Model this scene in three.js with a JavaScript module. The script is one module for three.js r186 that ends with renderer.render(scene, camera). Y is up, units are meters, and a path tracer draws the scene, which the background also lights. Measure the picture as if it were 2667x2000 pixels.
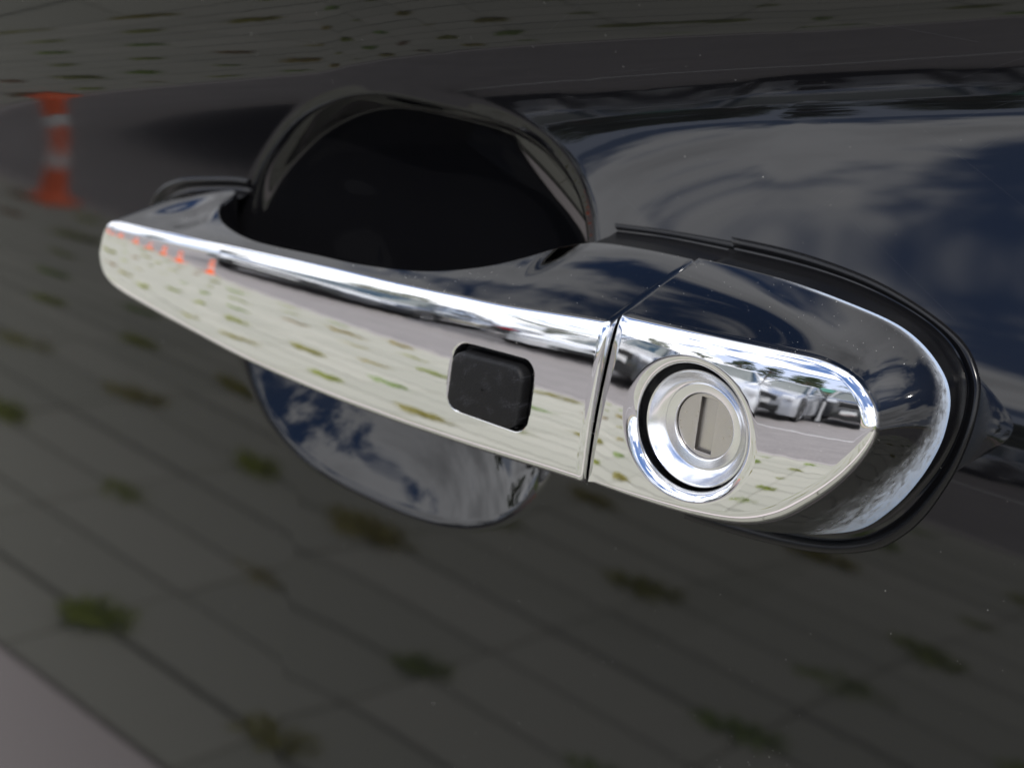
import * as THREE from 'three';
import { mergeGeometries, mergeVertices, toCreasedNormals } from 'three/addons/utils/BufferGeometryUtils.js';
import { RoundedBoxGeometry } from 'three/addons/geometries/RoundedBoxGeometry.js';
import { ImprovedNoise } from 'three/addons/math/ImprovedNoise.js';
import { Brush, Evaluator, SUBTRACTION } from 'three-bvh-csg';

/* ------------------------------------------------------------ camera, sky, sun, exposure */
const V3 = THREE.Vector3, RAD = Math.PI / 180;
const scene = new THREE.Scene();
const renderer = new THREE.WebGLRenderer({ antialias: true });
renderer.toneMapping = THREE.LinearToneMapping;
renderer.toneMappingExposure = 1.0;
renderer.shadowMap.enabled = true;
renderer.setSize(1024, 767);

const LOCK_Y = 0.88;                                       // height of the lock above the ground
const camera = new THREE.PerspectiveCamera(28.27, 1024 / 767, 0.01, 900);
{
  const yaw = 38.07 * RAD, pitch = 19.36 * RAD, roll = 6.2 * RAD;
  const F = new V3(-Math.sin(yaw) * Math.cos(pitch), -Math.sin(pitch), -Math.cos(yaw) * Math.cos(pitch));
  const R0 = new V3(Math.cos(yaw), 0, -Math.sin(yaw)), U0 = new V3().crossVectors(R0, F);
  const up = U0.clone().multiplyScalar(Math.cos(roll)).addScaledVector(R0, -Math.sin(roll));
  camera.position.set(0.13679, LOCK_Y + 0.09886, 0.036 + 0.23583);
  camera.up.copy(up);
  camera.lookAt(camera.position.clone().add(F));
  camera.filmGauge = 23.5;
  camera.focus = 0.287;
  camera.userData.fStop = 12;
}

const noise = new ImprovedNoise();
const fbm = (x, y, z, oct = 5, gain = 0.5) => { let s = 0, a = 1, t = 0; for (let i = 0; i < oct; i++) { s += a * noise.noise(x, y, z); t += a; a *= gain; x = x * 2.03 + 11.3; y = y * 2.03 + 4.7; z = z * 2.03 + 7.9; } return s / t; };
const sstep = (a, b, x) => { const t = Math.min(1, Math.max(0, (x - a) / (b - a))); return t * t * (3 - 2 * t); };
const mix = (a, b, t) => a + (b - a) * t;
let seed = 20240611;
const rnd = () => { seed = (seed + 0x6D2B79F5) | 0; let t = Math.imul(seed ^ (seed >>> 15), 1 | seed); t = (t + Math.imul(t ^ (t >>> 7), 61 | t)) ^ t; return ((t ^ (t >>> 14)) >>> 0) / 4294967296; };
const rr = (a, b) => a + (b - a) * rnd();

const SUN = new V3(0.50, 0.74, 0.45).normalize();
{
  const W = 1536, H = 768, data = new Float32Array(W * H * 4);
  for (let j = 0; j < H; j++) {
    const el = ((j + 0.5) / H - 0.5) * Math.PI, y = Math.sin(el), c = Math.cos(el);
    for (let i = 0; i < W; i++) {
      const az = ((i + 0.5) / W - 0.5) * 2 * Math.PI, x = c * Math.cos(az), z = c * Math.sin(az), k = (j * W + i) * 4;
      const up = Math.max(0, y), hz = Math.pow(1 - up, 4);
      let r = mix(0.17, 0.60, hz), g = mix(0.35, 0.72, hz), b = mix(0.84, 0.95, hz);
      const glow = Math.pow(Math.max(0, x * SUN.x + y * SUN.y + z * SUN.z), 12);
      r += 0.25 * glow; g += 0.24 * glow; b += 0.2 * glow;
      if (y > 0) {                                            // cumulus on a flat layer
        const s = 1 / (y + 0.32), px = x * s, pz = z * s;
        const big = fbm(px * 0.8 + 2.75, pz * 0.8 + 4.95, 0.4, 3), det = fbm(px * 3.2 + 9, pz * 3.2 + 2, 2.2, 6, 0.58);
        const d = big * 1.15 + det * 0.75 + 0.12 - 0.34 * y;
        const m = sstep(-0.02, 0.22, d), thick = sstep(0.10, 0.75, d + 0.35 * fbm(px * 3 + 5, pz * 3, 8, 4));
        const lit = mix(3.0, 1.7, thick) * mix(0.95, 1.0, up);
        r = mix(r, lit * 0.99, m); g = mix(g, lit, m); b = mix(b, lit * 1.04, m);
      }
      data[k] = r; data[k + 1] = g; data[k + 2] = b; data[k + 3] = 1;
    }
  }
  const sky = new THREE.DataTexture(data, W, H, THREE.RGBAFormat, THREE.FloatType);
  sky.mapping = THREE.EquirectangularReflectionMapping; sky.magFilter = sky.minFilter = THREE.LinearFilter; sky.needsUpdate = true;
  scene.background = sky; scene.environment = sky;
}
const sun = new THREE.DirectionalLight(new THREE.Color(1, 0.95, 0.87), 3.4);
sun.position.copy(SUN).multiplyScalar(60); sun.castShadow = true; sun.shadow.mapSize.set(4096, 4096);
Object.assign(sun.shadow.camera, { left: -40, right: 40, top: 40, bottom: -40, near: 1, far: 160 });
scene.add(sun, sun.target);

/* ------------------------------------------------------------ helpers */
const names = new Map();
const numbered = (n) => { const k = names.get(n) ?? 0; names.set(n, k + 1); return k ? `${n}_${String(k).padStart(3, '0')}` : n; };
function tag(o, label, category, group, kind) { if (label) o.userData.label = label; if (category) o.userData.category = category; if (group) o.userData.group = group; if (kind) o.userData.kind = kind; return o; }
function thing(name, x = 0, y = 0, z = 0, turn = 0) { const o = new THREE.Group(); o.name = numbered(name); o.position.set(x, y, z); o.rotation.y = turn; scene.add(o); return o; }
function mesh(name, geo, mat, parent = scene) { const m = new THREE.Mesh(geo, mat); m.name = parent === scene ? numbered(name) : name; m.castShadow = m.receiveShadow = true; parent.add(m); return m; }
function copyOf(o, label) { const c = o.clone(); c.name = numbered(o.name.replace(/_\d{3}$/, '')); c.userData = { ...o.userData }; if (label) c.userData.label = label; scene.add(c); return c; }
const box = (w, h, d, x = 0, y = 0, z = 0, r = 0) => { const g = r ? new RoundedBoxGeometry(w, h, d, 2, r) : new THREE.BoxGeometry(w, h, d); g.translate(x, y, z); return g; };
const plain = (g) => { const n = g.index ? g.toNonIndexed() : g; for (const k of Object.keys(n.attributes)) if (!['position', 'normal', 'uv'].includes(k)) n.deleteAttribute(k); if (!n.attributes.normal) n.computeVertexNormals(); if (!n.attributes.uv) n.setAttribute('uv', new THREE.BufferAttribute(new Float32Array(n.attributes.position.count * 2), 2)); return n; };
const merge = (list) => mergeGeometries(list.map(plain));
const rgb = (r, g, b) => new THREE.Color().setRGB(r, g, b);
function std(r, g, b, rough, metal = 0, extra = {}) { return new THREE.MeshPhysicalMaterial({ color: rgb(r, g, b), roughness: rough, metalness: metal, ...extra }); }
function dataTex(W, H, fn, srgb = false, rx = 1, ry = 1) {
  const d = new Uint8Array(W * H * 4);
  for (let j = 0; j < H; j++) for (let i = 0; i < W; i++) { const c = fn(i / W, j / H, i, j), k = (j * W + i) * 4; for (let q = 0; q < 3; q++) d[k + q] = Math.max(0, Math.min(255, (Array.isArray(c) ? c[q] : c) * 255)); d[k + 3] = 255; }
  const t = new THREE.DataTexture(d, W, H, THREE.RGBAFormat, THREE.UnsignedByteType);
  t.wrapS = t.wrapT = THREE.RepeatWrapping; t.magFilter = t.minFilter = THREE.LinearFilter; t.repeat.set(rx, ry); if (srgb) t.colorSpace = THREE.SRGBColorSpace; t.needsUpdate = true; return t;
}
// a lattice of points [row][column] as a smooth surface; closeU joins the last column to the first
function surface(rows, closeU = false, uvs = null) {
  const R = rows.length, C = rows[0].length, pos = [], idx = [], uv = [];
  for (let i = 0; i < R; i++) for (let j = 0; j < C; j++) { pos.push(...rows[i][j]); uv.push(...(uvs ? uvs(i, j) : [j / (C - 1), i / (R - 1)])); }
  for (let i = 0; i < R - 1; i++) for (let j = 0; j < (closeU ? C : C - 1); j++) { const a = i * C + j, b = i * C + (j + 1) % C, c = a + C, d = b + C; idx.push(a, b, d, a, d, c); }
  const g = new THREE.BufferGeometry();
  g.setAttribute('position', new THREE.Float32BufferAttribute(pos, 3)); g.setAttribute('uv', new THREE.Float32BufferAttribute(uv, 2)); g.setIndex(idx); g.computeVertexNormals(); return g;
}
function flipIfNeeded(g, dir) { // make the mean normal follow dir
  const n = g.attributes.normal; let s = 0; for (let i = 0; i < n.count; i++) s += n.getX(i) * dir[0] + n.getY(i) * dir[1] + n.getZ(i) * dir[2];
  if (s < 0) { const ix = g.index.array; for (let i = 0; i < ix.length; i += 3) { const t = ix[i]; ix[i] = ix[i + 1]; ix[i + 1] = t; } g.computeVertexNormals(); } return g;
}
function catmull(pts, t) { // pts: arrays of equal length, t in 0..n-1
  const n = pts.length, i = Math.min(n - 2, Math.max(0, Math.floor(t))), f = t - i, p = (k) => pts[Math.min(n - 1, Math.max(0, k))], a = p(i - 1), b = p(i), c = p(i + 1), d = p(i + 2);
  return b.map((_, q) => 0.5 * (2 * b[q] + (c[q] - a[q]) * f + (2 * a[q] - 5 * b[q] + 4 * c[q] - d[q]) * f * f + (3 * b[q] - a[q] - 3 * c[q] + d[q]) * f * f * f));
}
function pchip(K) { // monotone cubic through [x, y] knots
  const n = K.length, h = [], d = [], m = new Array(n).fill(0);
  for (let i = 0; i < n - 1; i++) { h[i] = K[i + 1][0] - K[i][0]; d[i] = (K[i + 1][1] - K[i][1]) / h[i]; }
  for (let i = 1; i < n - 1; i++) if (d[i - 1] * d[i] > 0) { const a = 2 * h[i] + h[i - 1], b = h[i] + 2 * h[i - 1]; m[i] = (a + b) / (a / d[i - 1] + b / d[i]); }
  m[0] = d[0]; m[n - 1] = d[n - 2];
  return (x) => { if (x <= K[0][0]) return K[0][1]; if (x >= K[n - 1][0]) return K[n - 1][1]; let i = 0; while (x > K[i + 1][0]) i++; const t = (x - K[i][0]) / h[i]; return K[i][1] * (1 + 2 * t) * (1 - t) ** 2 + h[i] * m[i] * t * (1 - t) ** 2 + K[i + 1][1] * t * t * (3 - 2 * t) + h[i] * m[i + 1] * t * t * (t - 1); };
}

/* ------------------------------------------------------------ materials of the car */
const M = {};
M.paint = new THREE.MeshPhysicalMaterial({ color: rgb(0.003, 0.003, 0.0035), roughness: 0.03, metalness: 0, ior: 1.43 });
M.chrome = new THREE.MeshPhysicalMaterial({ color: rgb(0.60, 0.603, 0.61), roughness: 1, metalness: 1, roughnessMap: dataTex(1024, 1024, (u, v) => [0, 0.018 + 0.05 * sstep(0.05, 0.5, fbm(u * 9 + 2, v * 24, 3, 5, 0.6)) + 0.03 * sstep(0.2, 0.5, fbm(u * 70, v * 160, 6, 3)), 0]) });
M.rubber = std(0.003, 0.003, 0.0035, 0.2, 0, { specularIntensity: 0.5 });
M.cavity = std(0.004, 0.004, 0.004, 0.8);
M.glass = std(0.004, 0.005, 0.006, 0.02);

/* ------------------------------------------------------------ the black car: all in millimetres round the lock, scaled in its group */
const car = thing('parked_car', 0, LOCK_Y, 0);
tag(car, 'black car whose glossy door and chrome door handle fill the picture', 'car');
const MM = (g) => g.scale(0.001, 0.001, 0.001);

// tilt of the door skin in degrees (positive faces up): a convex flank, a shoulder that widens to the rear, a hollow crease above it
const KL = [[-620, -4], [-300, 1], [-150, 1.7], [-100, 1.5], [-66, 1.5], [-20, 3.95], [-9, 3.75], [-4, 3.2], [1, 2.3], [9, 0.5], [15, -1.6], [22, -5], [30, -11], [45, -14], [90, -7], [200, 4]];
const KR = [[-620, -4], [-300, 1], [-150, 2.5], [-100, 2.7], [-60, 2.85], [-20, 3.9], [27, 22], [57, 13.5], [65, 4.8], [79.7, -6.6], [87, -11], [93, -14], [102, -17], [118, -18], [165, -8], [275, 4]];
const doorCols = new Map(), DY = 1;
function doorCol(x) {
  const key = Math.round(x * 100); if (doorCols.has(key)) return doorCols.get(key);
  const s = Math.min(1.45, Math.max(-0.3, (x + 290) / 320)), sw = sstep(0.43, 0.84, s), tilt = pchip(KL.map((a, i) => [mix(a[0], KR[i][0], s), mix(a[1], KR[i][1], i > 5 && i < 9 ? sw : s)]));
  const n0 = 600, n1 = 330, col = new Float32Array(n0 + n1 + 1); // y = -620 .. 310 about y = -20
  for (let i = n0; i < n0 + n1; i++) col[i + 1] = col[i] - DY * Math.tan(RAD * tilt(-20 + (i - n0 + 0.5) * DY));
  for (let i = n0; i > 0; i--) col[i - 1] = col[i] + DY * Math.tan(RAD * tilt(-20 + (i - n0 - 0.5) * DY));
  const f = (y) => { const q = Math.min(n0 + n1 - 1.001, Math.max(1, (y + 20) / DY + n0)), i = Math.floor(q), t = q - i, a = col[i - 1], b = col[i], c = col[i + 1], d = col[Math.min(i + 2, n0 + n1)]; return b + 0.5 * t * (c - a + t * (2 * a - 5 * b + 4 * c - d + t * (3 * (b - c) + d - a))); };
  doorCols.set(key, f); return f;
}
const zDoor = (x, y) => doorCol(x)(y);

// the hand recess: a rounded, squarish bowl pressed into the skin
const RC = { x: -117.7, y: -13, a: 57, b: 50.5, p: 2.75 };
const recessR = (x, y) => { const dy = (y - RC.y) / (y < RC.y ? 53.8 : RC.b), dx = (x - RC.x) / (x > RC.x ? RC.a + 3.5 * sstep(0, -0.6, dy) : RC.a), p = RC.p - 0.5 * sstep(0.2, -0.6, dx) * sstep(0, 0.6, dy); return Math.pow(Math.pow(Math.abs(dx), p) + Math.pow(Math.abs(dy), p), 1 / p); };
const recessFloor = (() => { // depth of the floor by height: deepest behind the pull, a long ramp below
  const sl = pchip([[-70, -0.46], [-35, -0.40], [-22, -0.28], [-10, 0], [2, 0.08], [12, 0.21], [22, 0.33], [40, 0.46]]), t = []; let d = 9; for (let y = 35; y > -75; y -= 0.5) { t.push(d); d += 0.5 * sl(y - 0.25); }
  return (y) => { const k = Math.min(t.length - 1.001, Math.max(0, (35 - y) * 2)), i = Math.floor(k); return mix(t[i], t[i + 1], k - i) - (y > 35 ? (y - 35) * 0.45 : 0); };
})();
const recessDepth = (x, y) => {
  const r = recessR(x, y), q = (1 - r) * 52; if (q < -4.5) return 0;
  const nx = (x - RC.x) / RC.a / Math.max(r, 0.3), dn = (y - RC.y) / RC.b / Math.max(r, 0.3), low = sstep(0.02, -0.8, dn), soft = sstep(-0.25, -0.8, nx), roll = mix(0.03, 0.45, sstep(0.1, 0.6, nx) * sstep(-0.1, 0.3, dn)), n = 44, h = (q + 4.5) / n; let a = 0, b = 0;
  for (let i = 0; i < n; i++) { const t = -4.5 + (i + 0.5) * h; a += h * (roll * sstep(-4.5, -2, t) * sstep(0.3, -0.5, t) + 2.6 * mix(sstep(-0.5, 0.6, t), sstep(-3.5, 5, t), soft)); if (low > 0) b += h * 0.74 * sstep(-1.5, 2, t) * (1 - 0.5 * Math.min(1, Math.max(0, t) / 24)) * sstep(36, 22, t); }
  const f = Math.max(6, recessFloor(Math.max(y, -14))) - 0.01 * Math.max(0, (x + 100) * 0.7 + (y - 8) * 0.5) ** 2 - 0.0055 * Math.max(0, -122 - x) ** 2, k = 0.7, m = Math.max(0, k - Math.abs(a - f)) / k, top = Math.max(0, Math.min(a, f) - m * m * k * 0.25);
  return mix(top, b, low);
};
// the faint unevenness of pressed steel and lacquer
const skinWave = (x, y) => 0.0005 * Math.sin(x * 0.52 + 1.3 * Math.sin(y * 0.21)) * Math.sin(y * 0.61 + 1.1 * Math.sin(x * 0.17)) + 0.00035 * Math.sin(x * 1.13 + y * 0.4) * Math.sin(y * 1.31 - x * 0.3);
const zSkin = (x, y) => zDoor(x, y) - recessDepth(x, y) + skinWave(x, y);

{
  const xs = [], ys = [];
  const spread = (arr, a, b, n) => { for (let i = 0; i < n; i++) arr.push(a + (b - a) * i / n); };
  spread(xs, -880, -420, 16); spread(xs, -420, -300, 30); spread(xs, -300, -190, 66); spread(xs, -190, -45, 322); spread(xs, -45, 80, 78); spread(xs, 80, 175, 16); xs.push(175);
  spread(ys, -615, -330, 16); spread(ys, -330, -190, 36); spread(ys, -190, -76, 76); spread(ys, -76, 50, 280); spread(ys, 50, 110, 60); spread(ys, 110, 195, 26); ys.push(195);
  const g = MM(surface(ys.map((y) => xs.map((x) => [x, y, zSkin(x, y)])), false, (i, j) => [xs[j] / 1000, ys[i] / 1000]));
  flipIfNeeded(g, [0, 0, 1]);
  const C = xs.length, inside = [], outside = [], ix = g.index.array;
  for (let i = 0; i < ix.length; i += 3) { let x = 0, y = 0; for (let q = 0; q < 3; q++) { x += xs[ix[i + q] % C] / 3; y += ys[Math.floor(ix[i + q] / C)] / 3; } (recessR(x, y) < 1 ? inside : outside).push(ix[i], ix[i + 1], ix[i + 2]); }
  const sub = (list) => { const s = new THREE.BufferGeometry(); for (const k of ['position', 'normal', 'uv']) s.setAttribute(k, g.attributes[k]); s.setIndex(list); const used = s.toNonIndexed(); return mergeVertices(used, 1e-7); };
  const door = mesh('door_panel', sub(outside), M.paint, car); door.userData.label = 'black glossy door skin with dust and fine scratches';
  const cup = mesh('handle_recess', sub(inside), M.paint, car); cup.userData.label = 'deep black hand recess behind the chrome handle';
  car.userData.door = undefined; delete car.userData.door;
  // neighbouring panels, shut lines between them
  const panel = (name, x0, x1) => mesh(name, flipIfNeeded(MM(surface([...Array(60)].map((_, i) => -615 + 810 * i / 59).map((y) => [...Array(14)].map((_, j) => x0 + (x1 - x0) * j / 13).map((x) => [x, y, zDoor(x, y)])))), [0, 0, 1]), M.paint, car);
  panel('rear_door_panel', 180, 1050); panel('front_wing_panel', -1750, -885);
  const zb = zDoor(0, 195);
  mesh('sill', MM(box(2800, 90, 160, -350, -660, -60, 12)), M.rubber, car);
  mesh('inner_body', MM(box(2780, 800, 900, -350, -215, -530)), M.cavity, car);
  mesh('belt_moulding', MM(box(2790, 14, 14, -350, 203, zb - 8, 4)), M.chrome, car);
  mesh('window_glass', flipIfNeeded(MM(surface([...Array(12)].map((_, i) => i / 11).map((t) => [-1500, -600, 200, 1050].map((x) => [x, 211 + 350 * t, zb - 14 - 120 * t - 60 * t * t])))), [0, 0, 1]), M.glass, car);
  mesh('window_frame', MM(box(2600, 26, 20, -220, 572, zb - 200, 6)), M.rubber, car);
  mesh('roof', flipIfNeeded(MM(surface([...Array(12)].map((_, i) => i / 11).map((t) => [-1150, -400, 300, 1050].map((x) => [x, 585 + 60 * Math.sin(t * Math.PI), zb - 205 - 1150 * t])))), [0, 1, 0]), M.paint, car);
}

/* ---- front faces of the pull and of the lock cover: tilt grows upwards, both bowed lengthwise */
const FACE = { // [x, [height, tilt] ...]: where the face tips upward, station by station
  s: [[-190, [-12.5, 6.5], [-10, 8.5], [-8.8, 11], [-8, 15], [-7.2, 35]], [-146, [-8.7, 5.4], [-5.2, 8], [-3.65, 10.8], [-2.5, 14.6], [-1.6, 35]], [-86, [-7.1, 4.5], [-1.45, 7], [1.15, 11.3], [3.1, 14.6], [4.35, 36]], [-30, [-4.6, 3.95], [3.65, 6.8], [6.85, 10.7], [9.05, 13.3], [10.9, 36]]],
  c: [[-27, [-5, 5.8], [0.75, 8.5], [7.5, 11.2], [10.5, 15], [13.2, 39]], [15, [-1.1, 3.1], [6.8, 8.2], [11.3, 10.1], [14.2, 14], [17.9, 38]]],
};
function faceOf(kind) {
  const S = FACE[kind], cache = new Map();
  const z0 = kind === 'c' ? (x) => 36 - (x - 2) ** 2 / 360 : (x) => { const d = Math.max(0, -45 - x), e = Math.max(0, -140 - x); return 36 - 0.00022 * d * d - 0.0007 * e * e; };
  const tiltAt = (x) => { const key = Math.round(x * 20); if (cache.has(key)) return cache.get(key); let k = 0; while (k < S.length - 2 && x > S[k + 1][0]) k++; const a = S[k], b = S[k + 1], t = Math.min(1.35, Math.max(-0.1, (x - a[0]) / (b[0] - a[0]))), kn = [1, 2, 3, 4, 5].map((q) => [mix(a[q][0], b[q][0], t), mix(a[q][1], b[q][1], t)]); kn.unshift([kn[0][0] - 20, kn[0][1] - 8.6]); const f = { e: kn[1][0], f: pchip(kn) }; cache.set(key, f); return f; };
  const zAt = (q, x, y) => { const { e, f } = tiltAt(q), n = 20, h = (y - e) / n; let s = 0; for (let i = 0; i < n; i++) s += Math.tan(RAD * f(e + (i + 0.5) * h)); return z0(x) - s * h; };
  return (x, y) => { const a = Math.floor(x * 2) / 2, t = (x - a) * 2; return t < 1e-6 ? zAt(a, x, y) : mix(zAt(a, x, y), zAt(a + 0.5, x, y), t); };
}
const plateWave = (x, y) => 0.0015 * Math.sin(x * 0.83 + 1.7 * Math.sin(y * 0.37)) * Math.sin(y * 0.71 + x * 0.12) + 0.0006 * Math.sin(x * 1.9 + y * 0.6) * Math.sin(y * 1.5 - x * 0.5);
const smoothPull = faceOf('s'), smoothCover = faceOf('c'), facePull = (x, y) => smoothPull(x, y) + plateWave(x, y), faceCover = (x, y) => smoothCover(x, y) + 0.8 * plateWave(x + 40, y);
const V = (a) => new V3(...a), arr = (v) => [v.x, v.y, v.z];
// quadratic rounding from a (on the first side) over corner c to b (on the second side)
const bend = (a, c, b, n) => [...Array(n)].map((_, i) => { const t = (i + 0.5) / n, u = 1 - t; return [0, 1, 2].map((q) => u * u * a[q] + 2 * u * t * c[q] + t * t * b[q]); });
const along = (a, b, t) => a.map((v, q) => v + (b[q] - v) * t);
const dist3 = (a, b) => Math.hypot(a[0] - b[0], a[1] - b[1], a[2] - b[2]);

/* ---- the pull: stations along its length: front top, back top, back bottom, front bottom */
{
  const ST = [ // xT yT | xTB yTB zTB | xB yB | xBB yBB zBB
    [-200.9, -16.7, -211, -12, 2, -200.8, -17.3, -211, -14, 2],
    [-200.3, -11.7, -209.5, -8, 2, -198.7, -21.6, -208.5, -20, 2],
    [-198.5, -8.2, -201, -3.4, 2, -194.5, -24, -202, -27, 2],
    [-194.3, -6.7, -187.5, 0.8, 2, -188.3, -24.9, -188, -31, 2],
    [-184.6, -5.4, -174.8, 3.7, 3, -179.8, -25.2, -173, -32, 3],
    [-175.2, -4.3, -169.4, 2.2, 12.6, -170.5, -25.4, -163, -31, 16],
    [-166.3, -3.1, -161, 1.2, 19.5, -161.4, -25.7, -156, -29.5, 19.5],
    [-155.4, -1.9, -151, 1.1, 24, -151.6, -26.1, -147, -28.8, 23],
    [-143.8, -0.5, -139.5, 1.6, 27.2, -139.9, -26.7, -136, -28.8, 25],
    [-132.3, 0.7, -129, 2.5, 28.1, -129.4, -27, -127, -29, 25],
    [-117.7, 2.2, -115, 4, 28.3, -114.9, -27, -113, -29.2, 25],
    [-103.2, 3.6, -101.5, 5.3, 28.4, -100.5, -26.7, -99, -29.2, 24.5],
    [-90.8, 4.6, -88.5, 7, 27, -88.3, -26.1, -86, -29.2, 24],
    [-82.6, 5.4, -80, 8.6, 24.7, -80.1, -25.7, -76, -29.6, 20],
    [-74.3, 6.2, -71, 11.2, 20, -72, -25.2, -67.5, -30.5, 14],
    [-67.2, 7, -65, 14, 13.5, -65, -24.7, -62, -31.8, 8],
    [-60.1, 7.7, -60.3, 16.8, 6.5, -57.9, -24.2, -58, -32.4, 4],
    [-52, 8.6, -53, 19.4, 3.5, -49.9, -23.5, -51, -32.6, 3.5],
    [-41, 10.2, -40, 21, 3.4, -39.9, -22.6, -40, -32.5, 3.5],
    [-28.62, 11.9, -28.62, 21.7, 3.4, -28.62, -21.7, -28.62, -32, 3.5],
  ];
  const N = 300, rows = [];
  const ring = (v) => {
    const [xT, yT, xTB, yTB, zTB, xB, yB, xBB, yBB, zBB] = v, h = yT - yB;
    const fc = (t) => { const x = mix(xB, xT, t), y = mix(yB, yT, t); return [x, y, facePull(x, y)]; };
    const Lt = Math.min(1.45, h * 0.22), La = mix(0.8, 1.7, sstep(-130, -40, xT)), dishD = 1.1 * sstep(-195, -186, xT) * sstep(-166, -175, xT), Lb = Math.min(2.2, h * 0.12), t0 = Lb / Math.max(h, 0.01), t1 = 1 - Lt / Math.max(h, 0.01);
    const f0 = fc(t0), f1 = fc(t1), e = 0.02, s0 = fc(t0 + e), s1 = fc(t1 - e);
    const T = [xT, yT, f1[2] + (f1[2] - s1[2]) / (t1 - (t1 - e)) * (1 - t1)], B = [xB, yB, f0[2] - (s0[2] - f0[2]) / e * t0];
    const TB = [xTB, yTB, zTB], BB = [xBB, yBB, zBB];
    const dT = dist3(T, TB), dB = dist3(B, BB), dK = dist3(TB, BB);
    const a1 = along(T, TB, Math.min(0.45, La / dT)), a2 = along(TB, T, Math.min(0.42, mix(1.0, 2.2, sstep(-75, -50, xT)) / dT)), k1 = along(TB, BB, Math.min(0.4, 3 / Math.max(dK, .1))), k2 = along(BB, TB, Math.min(0.4, 3 / Math.max(dK, .1))), b2 = along(BB, B, Math.min(0.42, 2.5 / dB)), b1 = along(B, BB, Math.min(0.45, 2.4 / dB));
    const out = [];
    for (let i = 0; i <= 44; i++) out.push(fc(mix(t0, t1, i / 44)));
    out.push(...bend(f1, T, a1, 18));
    for (let i = 0; i <= 14; i++) { const p = along(a1, a2, i / 14); p[1] -= dishD * Math.sin(Math.PI * i / 14) ** 2; out.push(p); }
    out.push(...bend(a2, TB, k1, 10));
    for (let i = 0; i <= 12; i++) out.push(along(k1, k2, i / 12));
    out.push(...bend(k2, BB, b2, 8));
    for (let i = 0; i <= 12; i++) out.push(along(b2, b1, i / 12));
    out.push(...bend(b1, B, f0, 10));
    return out;
  };
  for (let i = 0; i <= N; i++) { const u = i / N; rows.push(ring(catmull(ST, (ST.length - 1) * u))); }
  // rounded edge and flat wall at the gap
  const last = rows[rows.length - 1], cx = last.reduce((s, p) => [s[0], s[1] + p[1] / last.length, s[2] + p[2] / last.length], [0, 0, 0]);
  const inset = (d, dx) => last.map((p, i) => { const a = last[(i + last.length - 1) % last.length], b = last[(i + 1) % last.length], ty = b[1] - a[1], tz = b[2] - a[2], l = Math.hypot(ty, tz) || 1; let ny = -tz / l, nz = ty / l; if (ny * (cx[1] - p[1]) + nz * (cx[2] - p[2]) < 0) { ny = -ny; nz = -nz; } return [p[0] + dx, p[1] + ny * d, p[2] + nz * d]; });
  for (const a of [15, 30, 45, 60, 75, 90]) rows.push(inset(1.25 * (1 - Math.cos(a * RAD)), 1.25 * Math.sin(a * RAD)));
  const lip = rows[rows.length - 1]; for (const t of [0.05, 0.3, 0.97]) rows.push(lip.map((p) => [p[0], mix(p[1], cx[1], t), mix(p[2], cx[2], t)]));
  let g = surface(rows, true); flipIfNeeded(g, [0, 0, 1]);
  { let s = 0; const P = g.attributes.position, n = g.attributes.normal; for (let i = 0; i < P.count; i++) s += (P.getY(i) + 11) * n.getY(i); if (s < 0) { const ix = g.index.array; for (let i = 0; i < ix.length; i += 3) { const t = ix[i]; ix[i] = ix[i + 1]; ix[i + 1] = t; } g.computeVertexNormals(); } }
  // pocket for the touch button: rounded rectangle, edge rolled outwards
  const q = (dx, dy) => { const s = new THREE.Shape(); return s; };
  const outline = (grow, n = 20) => { // rounded, slightly skewed rectangle
    const c = [[-64.6, -16.5], [-43.1, -15.7], [-43.1, -0.5], [-64.6, -2.1]], pts = [], r = 3.2;
    for (let k = 0; k < 4; k++) { const p = c[k], a = c[(k + 3) % 4], b = c[(k + 1) % 4], la = Math.hypot(a[0] - p[0], a[1] - p[1]), lb = Math.hypot(b[0] - p[0], b[1] - p[1]); const A = [p[0] + (a[0] - p[0]) * r / la, p[1] + (a[1] - p[1]) * r / la], B = [p[0] + (b[0] - p[0]) * r / lb, p[1] + (b[1] - p[1]) * r / lb];
      for (let i = 0; i <= n; i++) { const t = i / n, u = 1 - t; const w = 0.62, m = [p[0], p[1]]; const den = u * u + 2 * u * t * w + t * t; pts.push([(u * u * A[0] + 2 * u * t * w * m[0] + t * t * B[0]) / den, (u * u * A[1] + 2 * u * t * w * m[1] + t * t * B[1]) / den]); } }
    const C = [-54, -8.9]; return pts.map((p) => { const d = [p[0] - C[0], p[1] - C[1]], l = Math.hypot(...d); return [p[0] + d[0] / l * grow, p[1] + d[1] / l * grow]; });
  };
  const prof = [[2.2, 3], [1.1, 0.35]]; for (let i = 0; i <= 8; i++) { const a = i / 8 * 90 * RAD; prof.push([1.15 * (1 - Math.sin(a)), -1.15 * (1 - Math.cos(a)) + 0.05]); } prof.push([0, -5]);
  const cut = prof.map(([gr, dz]) => outline(gr).map((p) => [p[0], p[1], facePull(p[0], p[1]) + dz]));
  cut.unshift(cut[0].map((p) => [-54, -8.9, p[2]])); cut.push(cut[cut.length - 1].map((p) => [-54, -8.9, p[2]]));
  const cg = surface(cut, true);
  { // outward normals
    let s = 0; const P = cg.attributes.position, n = cg.attributes.normal; for (let i = 0; i < P.count; i++) s += (P.getX(i) + 54) * n.getX(i) + (P.getY(i) + 8.9) * n.getY(i); if (s < 0) { const ix = cg.index.array; for (let i = 0; i < ix.length; i += 3) { const t = ix[i]; ix[i] = ix[i + 1]; ix[i + 1] = t; } cg.computeVertexNormals(); } }
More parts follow.
